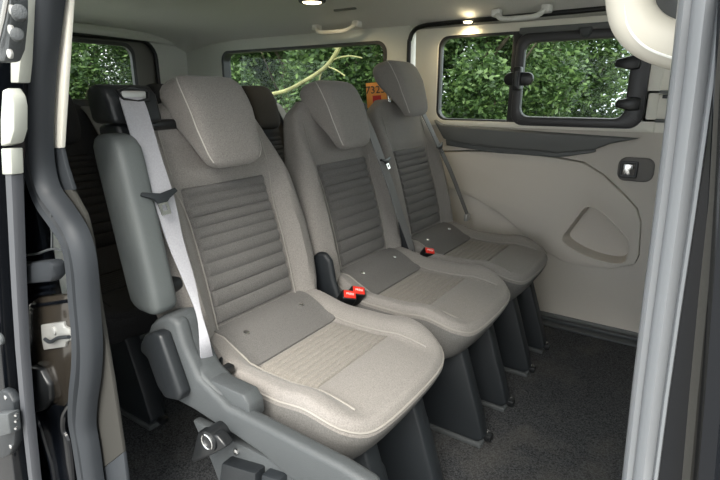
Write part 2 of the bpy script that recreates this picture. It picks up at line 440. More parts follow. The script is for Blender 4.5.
# seat 1: side trim, armrest, lever, belt
Y1 = .535
top = pxl([(147, 335), (150, 325), (158, 318), (168, 316), (177, 322), (184, 346), (198, 378), (227, 407), (257, 422), (300, 445), (340, 466), (372, 486)], 1, Y1)
bot = pxl([(380, 520), (340, 505), (290, 480), (262, 455), (236, 437), (216, 425), (195, 411), (169, 397), (158, 375), (150, 350)], 1, Y1)
top2 = pxl([(150, 335), (152, 322), (160, 316), (172, 315), (178, 322), (186, 346), (199, 374), (222, 398), (222, 408), (190, 390), (160, 370)], 1, Y1+.005)
tr = mk('side_trim', *join(prism(top+bot, Y1-.002, Y1+.030, .011, 4), prism(top2, Y1+.004, Y1+.062, .012, 4)), PLA, s1, world=True, label='grey grained plastic side cover')
mk('buckle_tray', *prism(pxl([(206, 372), (222, 378), (250, 391), (256, 402), (258, 416), (236, 410), (208, 394)], 1, Y1+.03), Y1+.012, Y1+.050, .004), PLA, tr, world=True)
lv = pxl([(143, 342), (147, 334), (156, 331), (163, 334), (184, 394), (182, 400), (168, 397), (160, 385), (150, 357), (143, 350)], 1, Y1-.02)
mk('hinge_cover', *prism(lv, Y1-.028, Y1+.0, .007, 3), DPL, tr, world=True, label='dark oblong cover at the back of the side trim')
lc = at(220, 433, 1, Y1-.01)
lever = mk('recline_lever', *join(disc(lc+V((0, -.030, 0)), (0, 1, 0), .021, .045, 28, .004), prism(pxl([(208, 425), (226, 428), (236, 440), (222, 448), (203, 456), (201, 452)], 1, Y1-.01), Y1-.035, Y1-.012, .005)), BLK, s1, world=True)
mk('lever_ring', *tube([lc+V((.0145*cos(a), -.031, .0145*sin(a))) for a in [2*pi*k/24 for k in range(24)]], .0018, 6, True), CHR, lever, world=True)
mk('side_plate', *prism(pxl([(196, 418), (215, 460), (230, 500), (395, 560), (385, 500), (355, 488), (300, 470), (240, 440), (205, 422)], 1, Y1+.03), Y1+.02, Y1+.04, .004), PLA, s1, world=True)
mk('base_bracket', *prism(pxl([(228, 458), (262, 468), (262, 560), (216, 550)], 1, Y1+.012), Y1-.006, Y1+.05, .005), DPL, s1, world=True)
mk('base_bracket', *prism(pxl([(266, 470), (284, 476), (286, 560), (266, 555)], 1, Y1+.012), Y1-.002, Y1+.05, .005), LEGM, s1, world=True)
b1 = at(236, 452, 1, Y1+.016); mk('bolt', *disc(b1+V((0, .006, 0)), (0, -1, 0), .007, .008, 12, .0015), CHR, s1, world=True)
# armrest, folded up beside the backrest
def arm():
    rings = []
    a0 = V((-.873, .548, .548)); a1 = V((-.940, .548, .898)); ax = (a1-a0).normalized(); L = (a1-a0).length
    for t in [0, .01, .03, .06, .15, .3, .5, .7, .85, .93, .97, .99, 1]:
        s = 1
        if t < .08: s = .35+.65*sqrt(1-(1-t/.08)**2)
        if t > .90: s = .30+.70*sqrt(max(0, 1-((t-.90)/.10)**2))
        c = a0+ax*L*t; ring = []
        for k in range(40):
            a = 2*pi*k/40; p = copysign(abs(cos(a))**.45, cos(a)); q = copysign(abs(sin(a))**.5, sin(a))
            ring.append(c+V((p*.049*s, q*.030*(.4+.6*s), 0)))
        rings.append(ring)
    return loft(rings)
ar = mk('armrest', *arm(), ARM, s1, world=True, label='grey padded armrest folded upright')
mk('armrest_pivot', *disc((-.895, .560, .58), (0, 1, 0), .020, .06, 20, .003), DPL, ar, world=True)
# belt outlet on the shoulder
bx = [(-1.05, .915), (-1.06, .975), (-1.045, .992), (-1.0, .992), (-.98, .975), (-.965, .915)]
bg = mk('belt_outlet', *prism([(a+.0, b-.002) for a, b in bx], .566, .680, .012, 3), DPL, s1, world=True, label='black belt guide housing on the shoulder')
mk('slot_frame', *tube([V(p) for p in ((-.978, .588, .976), (-.970, .595, .960), (-.966, .622, .955), (-.970, .650, .960), (-.978, .657, .976), (-.986, .622, .983))], .0045, 8, True), BLK, bg, world=True)
mk('slot_liner', *box((-1.0, .595, .958), (-.974, .650, .978), .004), STL, bg, world=True)
mk('shoulder_cover', *prism([(-1.03, .80), (-1.05, .91), (-.975, .915), (-.965, .87), (-.98, .80)], .575, .63, .012, 3), DPL, bg, world=True)
mk('headrest_collar', *box((-1.04, .66, .895), (-.985, .76, .918), .01, 3), BLK, s1, world=True)
def bb(px, py, yc, d): return brw(px, py, yc, d)
cs = [bb(131, 98, .83, .040), bb(136, 112, .83, .06), bb(149, 155, .83, .08), bb(164, 200, .83, .085), bb(175, 240, .83, .08), bb(189, 280, .83, .095), bb(199, 314, .83, .12), bb(205, 345, .83, .14), at(209, 380, 1, .60)]
wv = [V((0, .050, 0)), V((0, .052, 0)), V((0, .050, 0)), V((0, .046, 0)), V((0, .036, 0)), V((0, .024, 0)), V((.003, .010, 0)), V((.006, .020, 0)), V((.004, .034, 0))]
blt = mk('seat_belt', *ribbon(cs, wv), WEB, s1, world=True, label='pale silvery belt webbing, twisted near its lower end')
def tongue(c, d, side, belt, sc=1.0, m=STL):
    d = d.normalized(); side = (side-d*side.dot(d)).normalized(); n = d.cross(side)
    def q(a, b): return c+side*a*sc+d*b*sc
    def plate(pts, t=.003):
        k = len(pts); vs = [q(*p)-n*t for p in pts]+[q(*p)+n*t for p in pts]
        fs = [tuple(range(k)), tuple(range(2*k-1, k-1, -1))]+[(i, (i+1) % k, k+(i+1) % k, k+i) for i in range(k)]; return bev(vs, fs, .0008)
    bar = plate([(-.040, -.006), (-.036, -.012), (0, -.003), (.036, -.008), (.040, .0), (.018, .010), (.010, .016), (-.010, .016), (-.016, .006)])
    L = [(-.011, .014), (.011, .014), (.010, .040), (-.010, .040)]; I = [(-.005, .020), (.005, .020), (.005, .032), (-.005, .032)]
    vs = [q(*p)+n*s for s in (-.0012, .0012) for p in L+I]; fs = []
    for i in range(4):
        j = (i+1) % 4; fs += [(i, j, 4+j, 4+i), (8+i, 12+i, 12+j, 8+j), (i, 8+i, 8+j, j), (4+i, 4+j, 12+j, 12+i)]
    o = mk('belt_tongue', *bar, BLK if m is STL and sc < 1 else LEGM, belt, world=True)
    mk('latch_plate', *(vs, fs), CHR, o, world=True)
tongue(bb(160, 195, .83, .100), cs[4]-cs[2]+V((.012, .0, 0)), V((0, 1, 0)), blt)
mk('belt_anchor', *box((-.748, .590, .420), (-.728, .618, .436), .004), BLK, s1, world=True)
ak = at(213, 372, 1, .60); mk('anchor_buckle', *tube([ak+V((.0, .004, .0)), ak+V((.002, .004, .022)), ak+V((.002, .022, .022)), ak+V((0, .022, 0))], .004, 8), DPL, s1, world=True)
# seats 2, 3: belts
def belt23(seat, yc, pts, w, tong, foot):
    P = [bb(px, py, yc, d) for px, py, d in pts]
    W = [V((0, w*k, 0)) for k in ([1]*(len(P)-2)+[.9, .8])]
    b = mk('seat_belt', *ribbon(P, W), WEBG, seat, world=True)
    c = bb(*tong[:2], yc, tong[2]); tongue(c, P[-1]-P[0], V((0, 1, 0)), b, .8)
    e = P[-1]; mk('belt_end_bracket', *box((e.x-.006, e.y-.022, e.z-.030), (e.x+.008, e.y+.022, e.z), .003), STL, seat, world=True)
    s = P[0]; mk('belt_outlet', *box((s.x-.05, s.y-.028, s.z-.02), (s.x+.01, s.y+.03, s.z+.018), .01, 3), DPL, seat, world=True)
belt23(s2, 1.32, [(361, 108, .01), (365, 118, .05), (376, 145, .07), (388, 178, .075), (400, 215, .075), (409, 240, .07), (413, 254, .06)], .042, (386, 160, .08), None)
belt23(s3, 1.77, [(419, 104, .01), (422, 111, .05), (436, 140, .06), (450, 170, .065), (461, 198, .06), (467, 214, .05)], .034, (440, 146, .07), None)
# buckles
def buckle(seat, c, dirv, side, mark):
    d = V(dirv).normalized(); sd = V(side); sd = (sd-d*sd.dot(d)).normalized(); n = d.cross(sd)
    M = Matrix((sd, n, d)).transposed().to_4x4(); M = M @ Matrix.Scale(1.2, 4); M.translation = V(c)
    def T(g): return [M @ V(v) for v in g[0]], g[1]
    b = mk('belt_buckle', *T(box((-.018, -.0125, -.045), (.018, .0125, .012), .004, 3)), BLK, seat, world=True)
    mk('release_button', *T(box((-.0145, -.0095, .008), (.0145, .0095, .0145), .0015)), RED, b, world=True)
    if mark:
        tm = M @ Matrix.Translation((0, 0, .0147)); mk('button_print', *text('PRESS', .0075, tm, .0002), WHT, b, world=True, smooth=False)
fw = V((.55, -.35, .75))
buckle(s1, at(348, 297, 1, 1.065)+V((0, 0, .0)), (.60, -.25, .75), (.55, .75, -.3), True)
buckle(s2, at(357, 293, 1, 1.095), (.60, -.25, .75), (.55, .75, -.3), True)
buckle(s3, at(428, 253, 1, 1.57), (.60, -.25, .75), (.55, .75, -.3), True)

# third row: copies with another look, seen in the dark behind
def copy_tree(o, parent=None):
    c = o.copy(); col.objects.link(c); c.parent = parent
    for ch in o.children: copy_tree(ch, c)
    return c
RG = 'rear row seats behind the front row'
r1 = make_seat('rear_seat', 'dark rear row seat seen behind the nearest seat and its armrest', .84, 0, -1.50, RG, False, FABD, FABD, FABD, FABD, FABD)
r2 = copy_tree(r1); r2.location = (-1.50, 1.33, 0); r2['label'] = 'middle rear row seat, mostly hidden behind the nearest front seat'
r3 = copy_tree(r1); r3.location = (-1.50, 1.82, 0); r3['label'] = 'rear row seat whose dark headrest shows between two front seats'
for r, y in ((r1, .84), (r2, 1.33), (r3, 1.82)):
    P = [V((-1.9, y+.15, .93)), V((-1.83, y+.16, .90)), V((-1.75, y+.19, .70)), V((-1.70, y+.20, .5))]
    mk('seat_belt', *ribbon(P, [V((0, .045, 0))]*4), WEBG, r, world=True)
    mk('belt_outlet', *box((-1.94, y+.12, .90), (-1.875, y+.19, .955), .01), DPL, r, world=True)

# ------------------------------------------------------------------ van shell
YF = 2.18; XB = -2.80; YN = .42
mk('floor', *box((XB, .36, -.06), (1.7, 2.24, 0)), CARP, kind='structure')
# far side wall: rear quarter with window
WT = 1.26
qx0, qx1 = at(222, 52, 1, YF).x, at(386, 42, 1, YF).x
q = rrect(qx0, .79, qx1, 1.213, .05)
wall = mk('wall_right', *holed(rect(XB, 0, -1.19, WT+.05), q, YF, YF+.06, c=(-1.9, 1.0)), CRMG, kind='structure', smooth=False)
wq = mk('window_1', *holed(rrect(qx0-.006, .784, qx1+.006, 1.219, .055), rrect(qx0+.012, .80, qx1-.012, 1.205, .045), YF-.004, YF+.05, c=(-1.9, 1.0)), WFR, kind='structure')
mk('glass', *box((qx0, YF+.035, .79), (qx1, YF+.040, 1.215)), GLASS, wq, world=True, smooth=False)
# far sliding door
door = empty('door_1', (-.6, YF, 0), kind='structure')
ux0, ux1, uz0, uz1 = -1.155, -.155, .835, 1.252
hole = rrect(-1.042, .858, -.196, 1.218, .045)
mk('window_surround', *holed(rect(ux0, uz0, ux1, uz1), hole, YF-.012, YF+.05, c=(-.6, 1.03), w=.004), CRM, door, world=True, label='cream plastic window surround')
low_out = rect(-1.155, .03, -.065, .835)
raised = pxl([(440, 152), (470, 151), (520, 153), (560, 158), (585, 163), (604, 175), (625, 195), (637, 208), (641, 222), (639, 255), (635, 263), (612, 268), (588, 266), (562, 260), (548, 251), (533, 240), (500, 212), (466, 192), (440, 186)], 1, YF)
rc = at(600, 238, 1, YF); RC = (rc.x, rc.z)
raised_i = [(RC[0]+(a-RC[0])*1.014, RC[1]+(b-RC[1])*1.014) for a, b in raised]
mk('lower_panel', *holed(low_out, raised_i, YF, YF+.03, c=RC), TAU, door, world=True, label='taupe plastic lower door trim', smooth=False)
rec = pxl([(563, 236), (573, 222), (584, 208), (592, 206), (604, 213), (624, 233), (629, 242), (627, 259), (618, 263), (598, 259), (580, 252), (566, 243)], 1, YF)
rec = [(p.x, p.z) for p in cr_path([V((a, 0, b)) for a, b in rec], 3, True)]
rp = mk('raised_panel', *holed(raised, rec, YF-.018, YF+.03, c=RC, w=.006), TAU, door, world=True, label='taupe raised door panel with pull recess')
mk('shadow_gap', *holed(rect(-1.15, .05, -.07, .83), rec, YF+.040, YF+.045, c=RC), BLK, door, world=True)
def pocket():
    rings = []
    for sc, y in ((1.0, YF-.0175), (.97, YF-.005), (.95, YF+.02), (.91, YF+.068), (.5, YF+.075)):
        rings.append([V((RC[0]+(a-RC[0])*sc+.004*(1-sc)*5, y, RC[1]+(b-RC[1])*sc-.0*(1-sc))) for a, b in rec])
    n = len(rec); vs, fs = loft(rings, False); vs.append(V((RC[0], YF+.075, RC[1]))); m0 = 4*n
    fs += [(m0+k, m0+(k+1) % n, len(vs)-1) for k in range(n)]; return vs, fs
mk('pull_recess', *pocket(), TAU, rp, world=True, label='recessed pull cup')
mk('recess_lip', *tube([V((a, YF-.017, b)) for a, b in rec], .004, 6, True), TAU, rp, world=True)
mk('waist_trim', *prism(pxl([(437, 119), (444, 124), (520, 130), (640, 138), (612, 143), (596, 149), (560, 152), (500, 147), (462, 142), (447, 138)], 1, YF), YF-.045, YF+.01, .008, 3), SILL, door, world=True, label='charcoal waist trim under the window')
mk('waist_moulding', *prism(pxl([(447, 139), (500, 147), (560, 152), (596, 149), (596, 152), (560, 157), (500, 153), (448, 145)], 1, YF), YF-.02, YF+.01, .004, 2), SILL, door, world=True)
mk('lower_edge', *box((-1.155, YF-.006, .0), (-.065, YF+.03, .034), .004), SILL, door, world=True)
# door seal
P = [(-1.19, .0), (-1.19, .3), (-1.19, .7), (-1.19, 1.15), (-1.185, 1.215), (-1.165, 1.25), (-1.12, 1.266), (-1.0, 1.27), (-.5, 1.274), (-.1, 1.278), (.25, 1.278)]
mk('door_seal', *tube(cr_path([V((a, YF-.012, b)) for a, b in P], 6), .010, 10), BLK, door, world=True, label='black rubber seal around the door opening')
# windows in the door
wf = mk('window_2', *holed(rrect(-1.048, .852, -.190, 1.224, .05), rrect(-1.032, .866, -.206, 1.208, .042), YF-.006, YF+.03, c=(-.6, 1.03), w=.003), WFR, kind='structure')
pf = mk('glass', *box((-1.04, YF+.018, .86), (-.20, YF+.022, 1.215)), GLASS, wf, world=True, smooth=False)
mk('centre_post', *box((-.710, YF-.010, .862), (-.672, YF+.022, 1.214), .006), WFR, wf, world=True)
sf = mk('sliding_frame', *holed(rrect(-.690, .846, -.196, 1.208, .05), rrect(-.652, .884, -.262, 1.170, .035), YF-.026, YF+.008, c=(-.45, 1.03), w=.010), WFR, wf, world=True, label='thick black frame of the sliding pane')
mk('top_rail', *box((-.68, YF-.028, 1.205), (-.17, YF-.004, 1.228), .004), SILL, wf, world=True)
lt = at(519, 79, 1, YF-.03)
lo = mk('window_latch', *join(prism(rrect(lt.x-.060, lt.z-.026, lt.x+.060, lt.z+.026, .025), YF-.045, YF-.022, .006), prism(rrect(lt.x-.020, lt.z-.045, lt.x+.012, lt.z+.048, .008), YF-.055, YF-.02, .005)), BLK, wf, world=True)
mk('latch_button', *box((lt.x-.010, YF-.060, lt.z-.030), (lt.x+.004, YF-.050, lt.z+.030), .003), PLA, lo, world=True)
for py in (63, 104):
    k = at(630, py, 1, YF-.03)
    mk('window_catch', *prism([(k.x-.05, k.z-.012), (k.x-.045, k.z+.014), (k.x+.005, k.z+.026), (k.x+.035, k.z+.022), (k.x+.035, k.z-.022), (k.x, k.z-.024)], YF-.048, YF-.02, .007), BLK, wf, world=True)
k = at(586, 32, 1, YF-.03)
mk('rail_stop', *prism([(k.x-.022, k.z+.016), (k.x+.022, k.z+.016), (k.x+.016, k.z-.012), (k.x, k.z-.020), (k.x-.016, k.z-.012)], YF-.048, YF-.02, .004), PLA, wf, world=True)
# door handle
h0 = at(632, 169, 1, YF)
dh = mk('door_handle', *prism(rrect(h0.x-.048, h0.z-.045, h0.x+.075, h0.z+.045, .030), YF-.020, YF+.01, .008, 3, taper=1.0), TAU2, door, world=True, label='grey bezel with inner door handle')
mk('handle_frame', *holed(rrect(h0.x-.040, h0.z-.032, h0.x+.022, h0.z+.032, .008), rrect(h0.x-.030, h0.z-.022, h0.x+.012, h0.z+.022, .005), YF-.028, YF-.015, w=.002), BLK, dh, world=True)
mk('handle_pull', *prism([(h0.x-.030, h0.z-.020), (h0.x+.0, h0.z-.022), (h0.x-.004, h0.z-.004), (h0.x+.010, h0.z+.006), (h0.x+.004, h0.z+.021), (h0.x-.028, h0.z+.020)], YF-.025, YF-.018, .002), CHR, dh, world=True)
# right of the door: far front pillar
mk('wall_right', *join(box((-.065, YF+.0, .835), (.25, YF+.05, WT+.06)), box((1.55, YF, .835), (1.7, YF+.05, WT+.06)), box((.25, YF, 1.24), (1.55, YF+.05, WT+.06)), box((-.155, YF+.004, .835), (-.06, YF+.05, WT+.04))), CRM, kind='structure', smooth=False)
w6 = mk('window_6', *holed(rect(.25, .835, 1.55, 1.24), rrect(.28, .86, 1.52, 1.215, .04), YF+.005, YF+.045), WFR, kind='structure', smooth=False)
mk('glass', *box((.26, YF+.02, .845), (1.54, YF+.024, 1.23)), GLASS, w6, smooth=False).location = -w6.location
mk('wall_right', *box((-.065, YF+.002, 0), (1.7, YF+.05, .835)), TAU, kind='structure', smooth=False)
k = at(664, 107, 1, YF-.01)
adj = mk('belt_height_adjuster', *holed(rrect(k.x-.065, k.z-.055, k.x+.045, k.z+.058, .008), rrect(k.x-.052, k.z-.043, k.x+.033, k.z+.046, .005), YF-.012, YF+.0, w=.002), SILL, label='slim rectangular belt adjuster cover on the cream pillar beyond the far door', cat='belt adjuster')
mk('adjuster_face', *box((k.x-.050, YF-.006, k.z-.04), (k.x+.030, YF-.001, k.z+.043), .002), CRM, adj, world=False).location = -adj.location
mk('adjuster_button', *box((k.x-.010, YF-.014, k.z+.030), (k.x+.022, YF-.006, k.z+.043), .002), BLK, adj).location = -adj.location
mk('trim_1', *join(box((-1.2, YF-.075, 0), (.4, YF-.012, .010), .003), box((-1.2, YF-.035, .008), (.4, YF-.012, .022), .004)), PLA, kind='structure', label=None)
# rear wall with tailgate window
ry0, ry1 = .62, at(137, 80, 0, XB).y
gl = rrect(ry0, .80, ry1, 1.245, .06)
yo = at(158, 80, 0, XB).y
mk('wall_back', *holed(rect(.36, 0, YF+.06, WT+.14), rrect(ry0-.1, .72, yo, 1.275, .10), XB-.05, XB, axis=0, c=(1.2, 1.02)), CRMG, kind='structure', smooth=False)
tg = mk('door_2', *holed(rrect(ry0-.1, .72, yo, 1.275, .10), gl, XB-.04, XB-.012, axis=0, c=(1.2, 1.02)), TAU2, kind='structure', smooth=False)
mk('tailgate_seal', *tube([V((XB+.002, a, b)) for a, b in rrect(ry0-.1, .72, yo, 1.275, .10)], .013, 10, True), BLK, tg).location = -tg.location
wr = mk('window_3', *holed(rrect(ry0-.01, .79, ry1+.01, 1.255, .065), rrect(ry0+.01, .81, ry1-.01, 1.235, .055), XB-.03, XB-.006, axis=0, c=(1.2, 1.02)), WFR, kind='structure')
mk('glass', *box((XB-.026, ry0, .80), (XB-.022, ry1, 1.245)), GLASS, wr, smooth=False).location = -wr.location
# ceiling, arched
def ceil(z0, t):
    rings = []
    def fn(a, b):
        y = .30+(YF+.06-.30)*a; x = XB+(1.7-XB)*b; k = (2*a-1)
        z = z0-.14*abs(k)**4.0 - .05*sm(XB+.35, XB, x)
        return V((x, y, z))
    return grid(fn, 40, 20, V((0, 0, t)))
mk('ceiling', *ceil(1.385, .05), CEI, kind='structure')
mk('trim_2', *tube([V((XB+.0, y, 1.285+.02*sin(pi*(y-.4)/1.8))) for y in [.42+.1*k for k in range(18)]], .03, 8), CRMG, kind='structure')
# roof skin and near side body
def side(y0, y1, g=0): return join(box((XB-.02, y0, 0-g*.3), (-1.0, y1, .80)), box((XB-.02, y0, 1.20), (-1.0, y1, 1.32)), box((XB-.02, y0, .80), (-2.2, y1, 1.20)), box((-1.30, y0, .80), (-1.0, y1, 1.20)), box((-1.06, y0, 1.225), (.25, y1, 1.32)), box((.2, y0, 0-g*.3), (1.7, y1, .85)), box((.2, y0, .85), (.32, y1, 1.3)))
mk('wall_left', *side(.432, .46), CRMG, kind='structure', smooth=False)
mk('body_panel', *side(.402, .431, 1), GLOSS, kind='structure', smooth=False)
mk('door_sill', *box((-1.05, .36, -.12), (.25, .42, -.004), .004), BLK, kind='structure', smooth=False)
wl = mk('window_4', *join(box((-2.2, .365, .80), (-2.18, .405, 1.2)), box((-1.32, .365, .80), (-1.30, .405, 1.2))), WFR, kind='structure', smooth=False)
mk('glass', *box((-2.19, .38, .80), (-1.31, .384, 1.20)), GLASS, wl, smooth=False).location = -wl.location
wv_ = mk('window_5', *join(box((1.66, .42, .80), (1.72, 2.2, .84)), box((1.66, .42, 1.24), (1.72, 2.2, 1.30))), WFR, kind='structure', smooth=False)
mk('glass', *box((1.68, .42, .84), (1.684, 2.2, 1.24)), GLASS, wv_, smooth=False).location = -wv_.location
mk('wall_front', *box((1.68, .36, 0), (1.74, 2.24, .80)), SILL, kind='structure', smooth=False)
mk('roof_panel', *box((XB-.06, .33, 1.45), (1.75, 2.26, 1.47), .01), GLOSS, kind='structure')

# ceiling fittings
def ceil_z(x, y):
    a = (y-.30)/(YF+.06-.30); return 1.385-.14*abs(2*a-1)**4-.05*sm(XB+.35, XB, x)
def on_ceiling(px, py):
    p = None; z = 1.38
    for _ in range(12):
        p = at(px, py, 2, z); z = .5*z+.5*ceil_z(p.x, min(p.y, YF-.02))
    return V((p.x, p.y, z))
for px, py, rr, lab in ((312, -1, .05, 'round lit courtesy lamp in the middle of the headliner, cut by the photo top'), (468, 19, .022, 'small lit ceiling lamp above the far side window')):
    if rr > .03: c = on_ceiling(px, py)
    else: c = at(px, py, 1, YF-.045)
    e = empty('ceiling_lamp', c, lab, 'lamp', 'lit ceiling lamps')
    mk('lens', *disc((0, 0, -.006), (0, 0, -1), rr*.8, .010, 28, .003), LAMP, e)
    mk('bezel', *tube([V((rr*cos(a), rr*sin(a), -.006)) for a in [2*pi*k/32 for k in range(32)]], rr*.2, 8, True), PLA, e)
    L = bpy.data.lights.new('lamp_glow', 'SPOT'); L.energy = 1.5 if rr > .03 else .7; L.color = (1, .8, .45); L.shadow_soft_size = .02; L.spot_size = radians(165); L.spot_blend = .6
    lo_ = bpy.data.objects.new('lamp_glow', L); col.objects.link(lo_); lo_.parent = e; lo_.location = (0, 0, -.03)
def ceil_handle(pxs, y, lab, name='ceiling_grab_handle'):
    A = at(pxs[0], pxs[1], 1, y); B = at(pxs[2], pxs[3], 1, y); zc = min(A.z, B.z)
    e = empty(name, ((A.x+B.x)/2, y, zc), lab, 'grab handle', 'ceiling grab handles')
    w = abs(B.x-A.x)/2
    P = [(-w, .0, .02), (-w*.86, -.012, .0), (-w*.6, -.02, -.012), (0, -.022, -.014), (w*.6, -.02, -.012), (w*.86, -.012, 0), (w, 0, .02)]
    mk('grip', *tube(cr_path([V(p) for p in P], 6), .010, 10), CEI, e)
    for s in (-1, 1): mk('mounting', *box((s*w-.018, -.015, .0), (s*w+.018, .03, .03), .008, 3), CEI, e)
    return e
ceil_handle((496, 17, 546, 12), 2.085, 'grey folding grab handle in the headliner above the far side window')
ceil_handle((316, 31, 356, 27), 2.10, 'grey folding grab handle in the headliner above the rear quarter window')
a = on_ceiling(345, 9)
vt = empty('ceiling_vent', a, 'thin slotted vent in the headliner behind the middle lamp', 'vent')
mk('slot', *box((-.06, -.008, -.006), (.06, .008, .006), .003), SILL, vt)

# ------------------------------------------------------------------ near side: door opening, seals, open sliding door
yS = .40
ctr = [(49, -20), (46, 0), (43, 30), (40, 60), (38, 100), (38, 145), (42, 175), (50, 198), (64, 218), (76, 238), (82, 262), (85, 300), (88, 340), (87, 370), (84, 395), (83, 420), (87, 445), (92, 480), (97, 510)]
path = [(p.x, p.z) for p in [at(a, b, 1, yS) for a, b in ctr]]
path = [(p.x, p.z) for p in cr_path([V((a, 0, b)) for a, b in path], 5)]
prof = [(-.027, .012), (-.030, 0), (-.026, -.013), (-.018, -.020), (-.009, -.016), (-.004, -.004), (-.001, .002), (.002, -.004), (.006, -.016), (.014, -.022), (.024, -.016), (.029, -.004), (.027, .012), (.01, .016), (-.01, .016)]
js = empty('door_frame_seal', at(85, 300, 1, yS), 'thick dark grey rubber seal curving down the left door pillar', 'door seal', 'door opening seals')
mk('seal_rubber', *sweep(path, [(-a, b) for a, b in prof], yS), RUB, js, world=True)
mk('trim_3', *prism(pxl([(63, -15), (72, -15), (62, 148), (51, 148), (51, 100), (56, 40)], 1, yS+.02), yS+.018, yS+.026, .002), CRM, kind='structure')
mk('trim_4', *prism(pxl([(49, 148), (62, 148), (66, 165), (74, 190), (58, 192), (49, 175)], 1, yS+.02), yS+.018, yS+.026, .002), RUB, kind='structure')
mk('trim_5', *prism(pxl([(56, 189), (72, 189), (86, 215), (92, 240), (98, 290), (106, 340), (113, 380), (124, 452), (101, 470), (95, 440), (92, 400), (92, 340), (90, 290), (82, 240), (70, 212)], 1, yS+.02), yS+.018, yS+.026, .002), TAU3, kind='structure')
mk('trim_6', *prism(pxl([(101, 470), (124, 452), (130, 500), (104, 500)], 1, yS+.02), yS+.018, yS+.026, .002), RUB, kind='structure')
# glossy black jamb with its fittings
jb = empty('door_jamb', at(45, 400, 1, yS), 'glossy black painted door jamb between the seal and the open sliding door', 'door jamb')
mk('jamb_panel', *box((-1.45, yS-.006, -.3), (-.955, yS+.001, 1.33)), GLOSS, jb, world=True, smooth=False)
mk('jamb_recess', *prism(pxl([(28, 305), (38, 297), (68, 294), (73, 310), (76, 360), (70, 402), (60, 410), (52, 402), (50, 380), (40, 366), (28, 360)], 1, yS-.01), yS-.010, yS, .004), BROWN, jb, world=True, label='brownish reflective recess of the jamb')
st = pxl([(41, 325), (55, 323), (63, 322), (64, 327), (70, 329), (72, 340), (66, 342), (65, 347), (44, 350), (42, 340)], 1, yS-.015)
sp = mk('striker_plate', *prism(st, yS-.016, yS-.008, .002), STL, jb, world=True, label='silver door striker plate')
mk('striker_loop', *tube(cr_path([at(a, b, 1, yS-.022) for a, b in ((45, 339), (50, 342), (58, 338), (69, 337))], 5), .0035, 8), LEGM, sp, world=True)
mk('striker_boss', *disc(at(55, 330, 1, yS-.014), (0, -1, 0), .009, .005, 16, .001), STL, sp, world=True)
mk('foam_pad', *prism(pxl([(21, 263), (53, 260), (57, 264), (58, 277), (54, 281), (21, 284)], 1, yS-.02), yS-.028, yS-.004, .006), RUB, jb, world=True, label='grey foam pad on the jamb')
for L in (((20, 256), (36, 254), (52, 249), (66, 251)), ((50, 200), (52, 225), (52, 248)), ((22, 210), (40, 200), (48, 240))):
    if L[0][0] == 22: continue
    mk('jamb_cable', *tube(cr_path([at(a, b, 1, yS-.012) for a, b in L], 5), .0022, 6), PLA, jb, world=True)
for (x0, y0, x1, y1) in ((24, 290, 54, 286), (24, 297, 54, 292), (32, 306, 68, 301)):
    mk('jamb_ridge', *tube([at(x0, y0, 1, yS-.01), at(x1, y1, 1, yS-.01)], .0035, 8), GLOSS, jb, world=True)
low = cr_path([at(a, b, 1, yS-.012) for a, b in ((34, 412), (40, 425), (46, 445), (52, 465), (56, 490))], 5)
mk('jamb_edge', *tube(low, .006, 8), GLOSS, jb, world=True)
mk('jamb_edge', *tube(cr_path([at(a, b, 1, yS-.012) for a, b in ((70, 404), (64, 415), (64, 430), (70, 445), (74, 490))], 5), .006, 8), GLOSS, jb, world=True)
mk('jamb_web', *prism(pxl([(40, 418), (52, 404), (62, 406), (64, 430), (70, 450), (72, 500), (58, 500), (50, 460)], 1, yS-.012), yS-.012, yS, .005), GLOSS, jb, world=True)
mk('jamb_pocket', *prism(pxl([(30, 366), (42, 368), (51, 385), (52, 400), (44, 410), (32, 414), (28, 390)], 1, yS-.016), yS-.022, yS-.004, .006), BLK, jb, world=True)
# open sliding door edge (outboard of the body)
yD = .335
sd = empty('sliding_door', at(15, 480, 1, yD)-V((0, 0, .1)), 'black sliding door slid open at the left edge, only its edge in view', 'sliding door')
edge = pxl([(2, -20), (3, 60), (6, 150), (8, 250), (12, 340), (20, 430), (28, 500)], 1, yD)+[(-1.05, -.30), (-2.15, -.30), (-2.2, .2), (-2.2, 1.1), (-2.1, 1.25), (-1.05, 1.25)]
mk('door_edge', *prism(edge, yD-.02, yD+.028, .005), GLOSS, sd, world=True)
strip = [(12, 172), (14, 215), (16, 260), (18, 300), (21, 350), (26, 410), (33, 475), (38, 510)]
sp_ = [(p.x, p.z) for p in [at(a, b, 1, yD-.02) for a, b in strip]]
mk('edge_seal', *sweep(sp_, [(-.010, .01), (-.0115, 0), (-.009, -.005), (.009, -.005), (.0115, 0), (.010, .01)], yD-.02), RUBM, sd, world=True, label='grey rubber strip on the door edge')
mk('reflection_strip', *prism(pxl([(7, 148), (17, 148), (18, 174), (8, 174)], 1, yD-.02), yD-.028, yD-.012, .002), SKYREF, sd, world=True, label='pale strip standing in for a sky reflection on the door edge')  # this and the next two: added pale pieces imitating sky reflections on black paint
mk('reflection_patch', *prism(pxl([(10, 90), (15, 88), (20, 96), (22, 106), (22, 130), (18, 143), (8, 146), (8, 120)], 1, yD-.02), yD-.030, yD-.012, .003), SKYREF, sd, world=True, label='rounded pale patch standing in for a sky reflection on the door edge')
mk('reflection_strip', *prism(pxl([(18, -15), (28, -15), (25, 62), (23, 83), (15, 83), (15, 60)], 1, yD-.0), yD-.006, yD+.01, .002), SKYREF, sd, world=True, label='upper pale strip standing in for a sky reflection on the door edge')
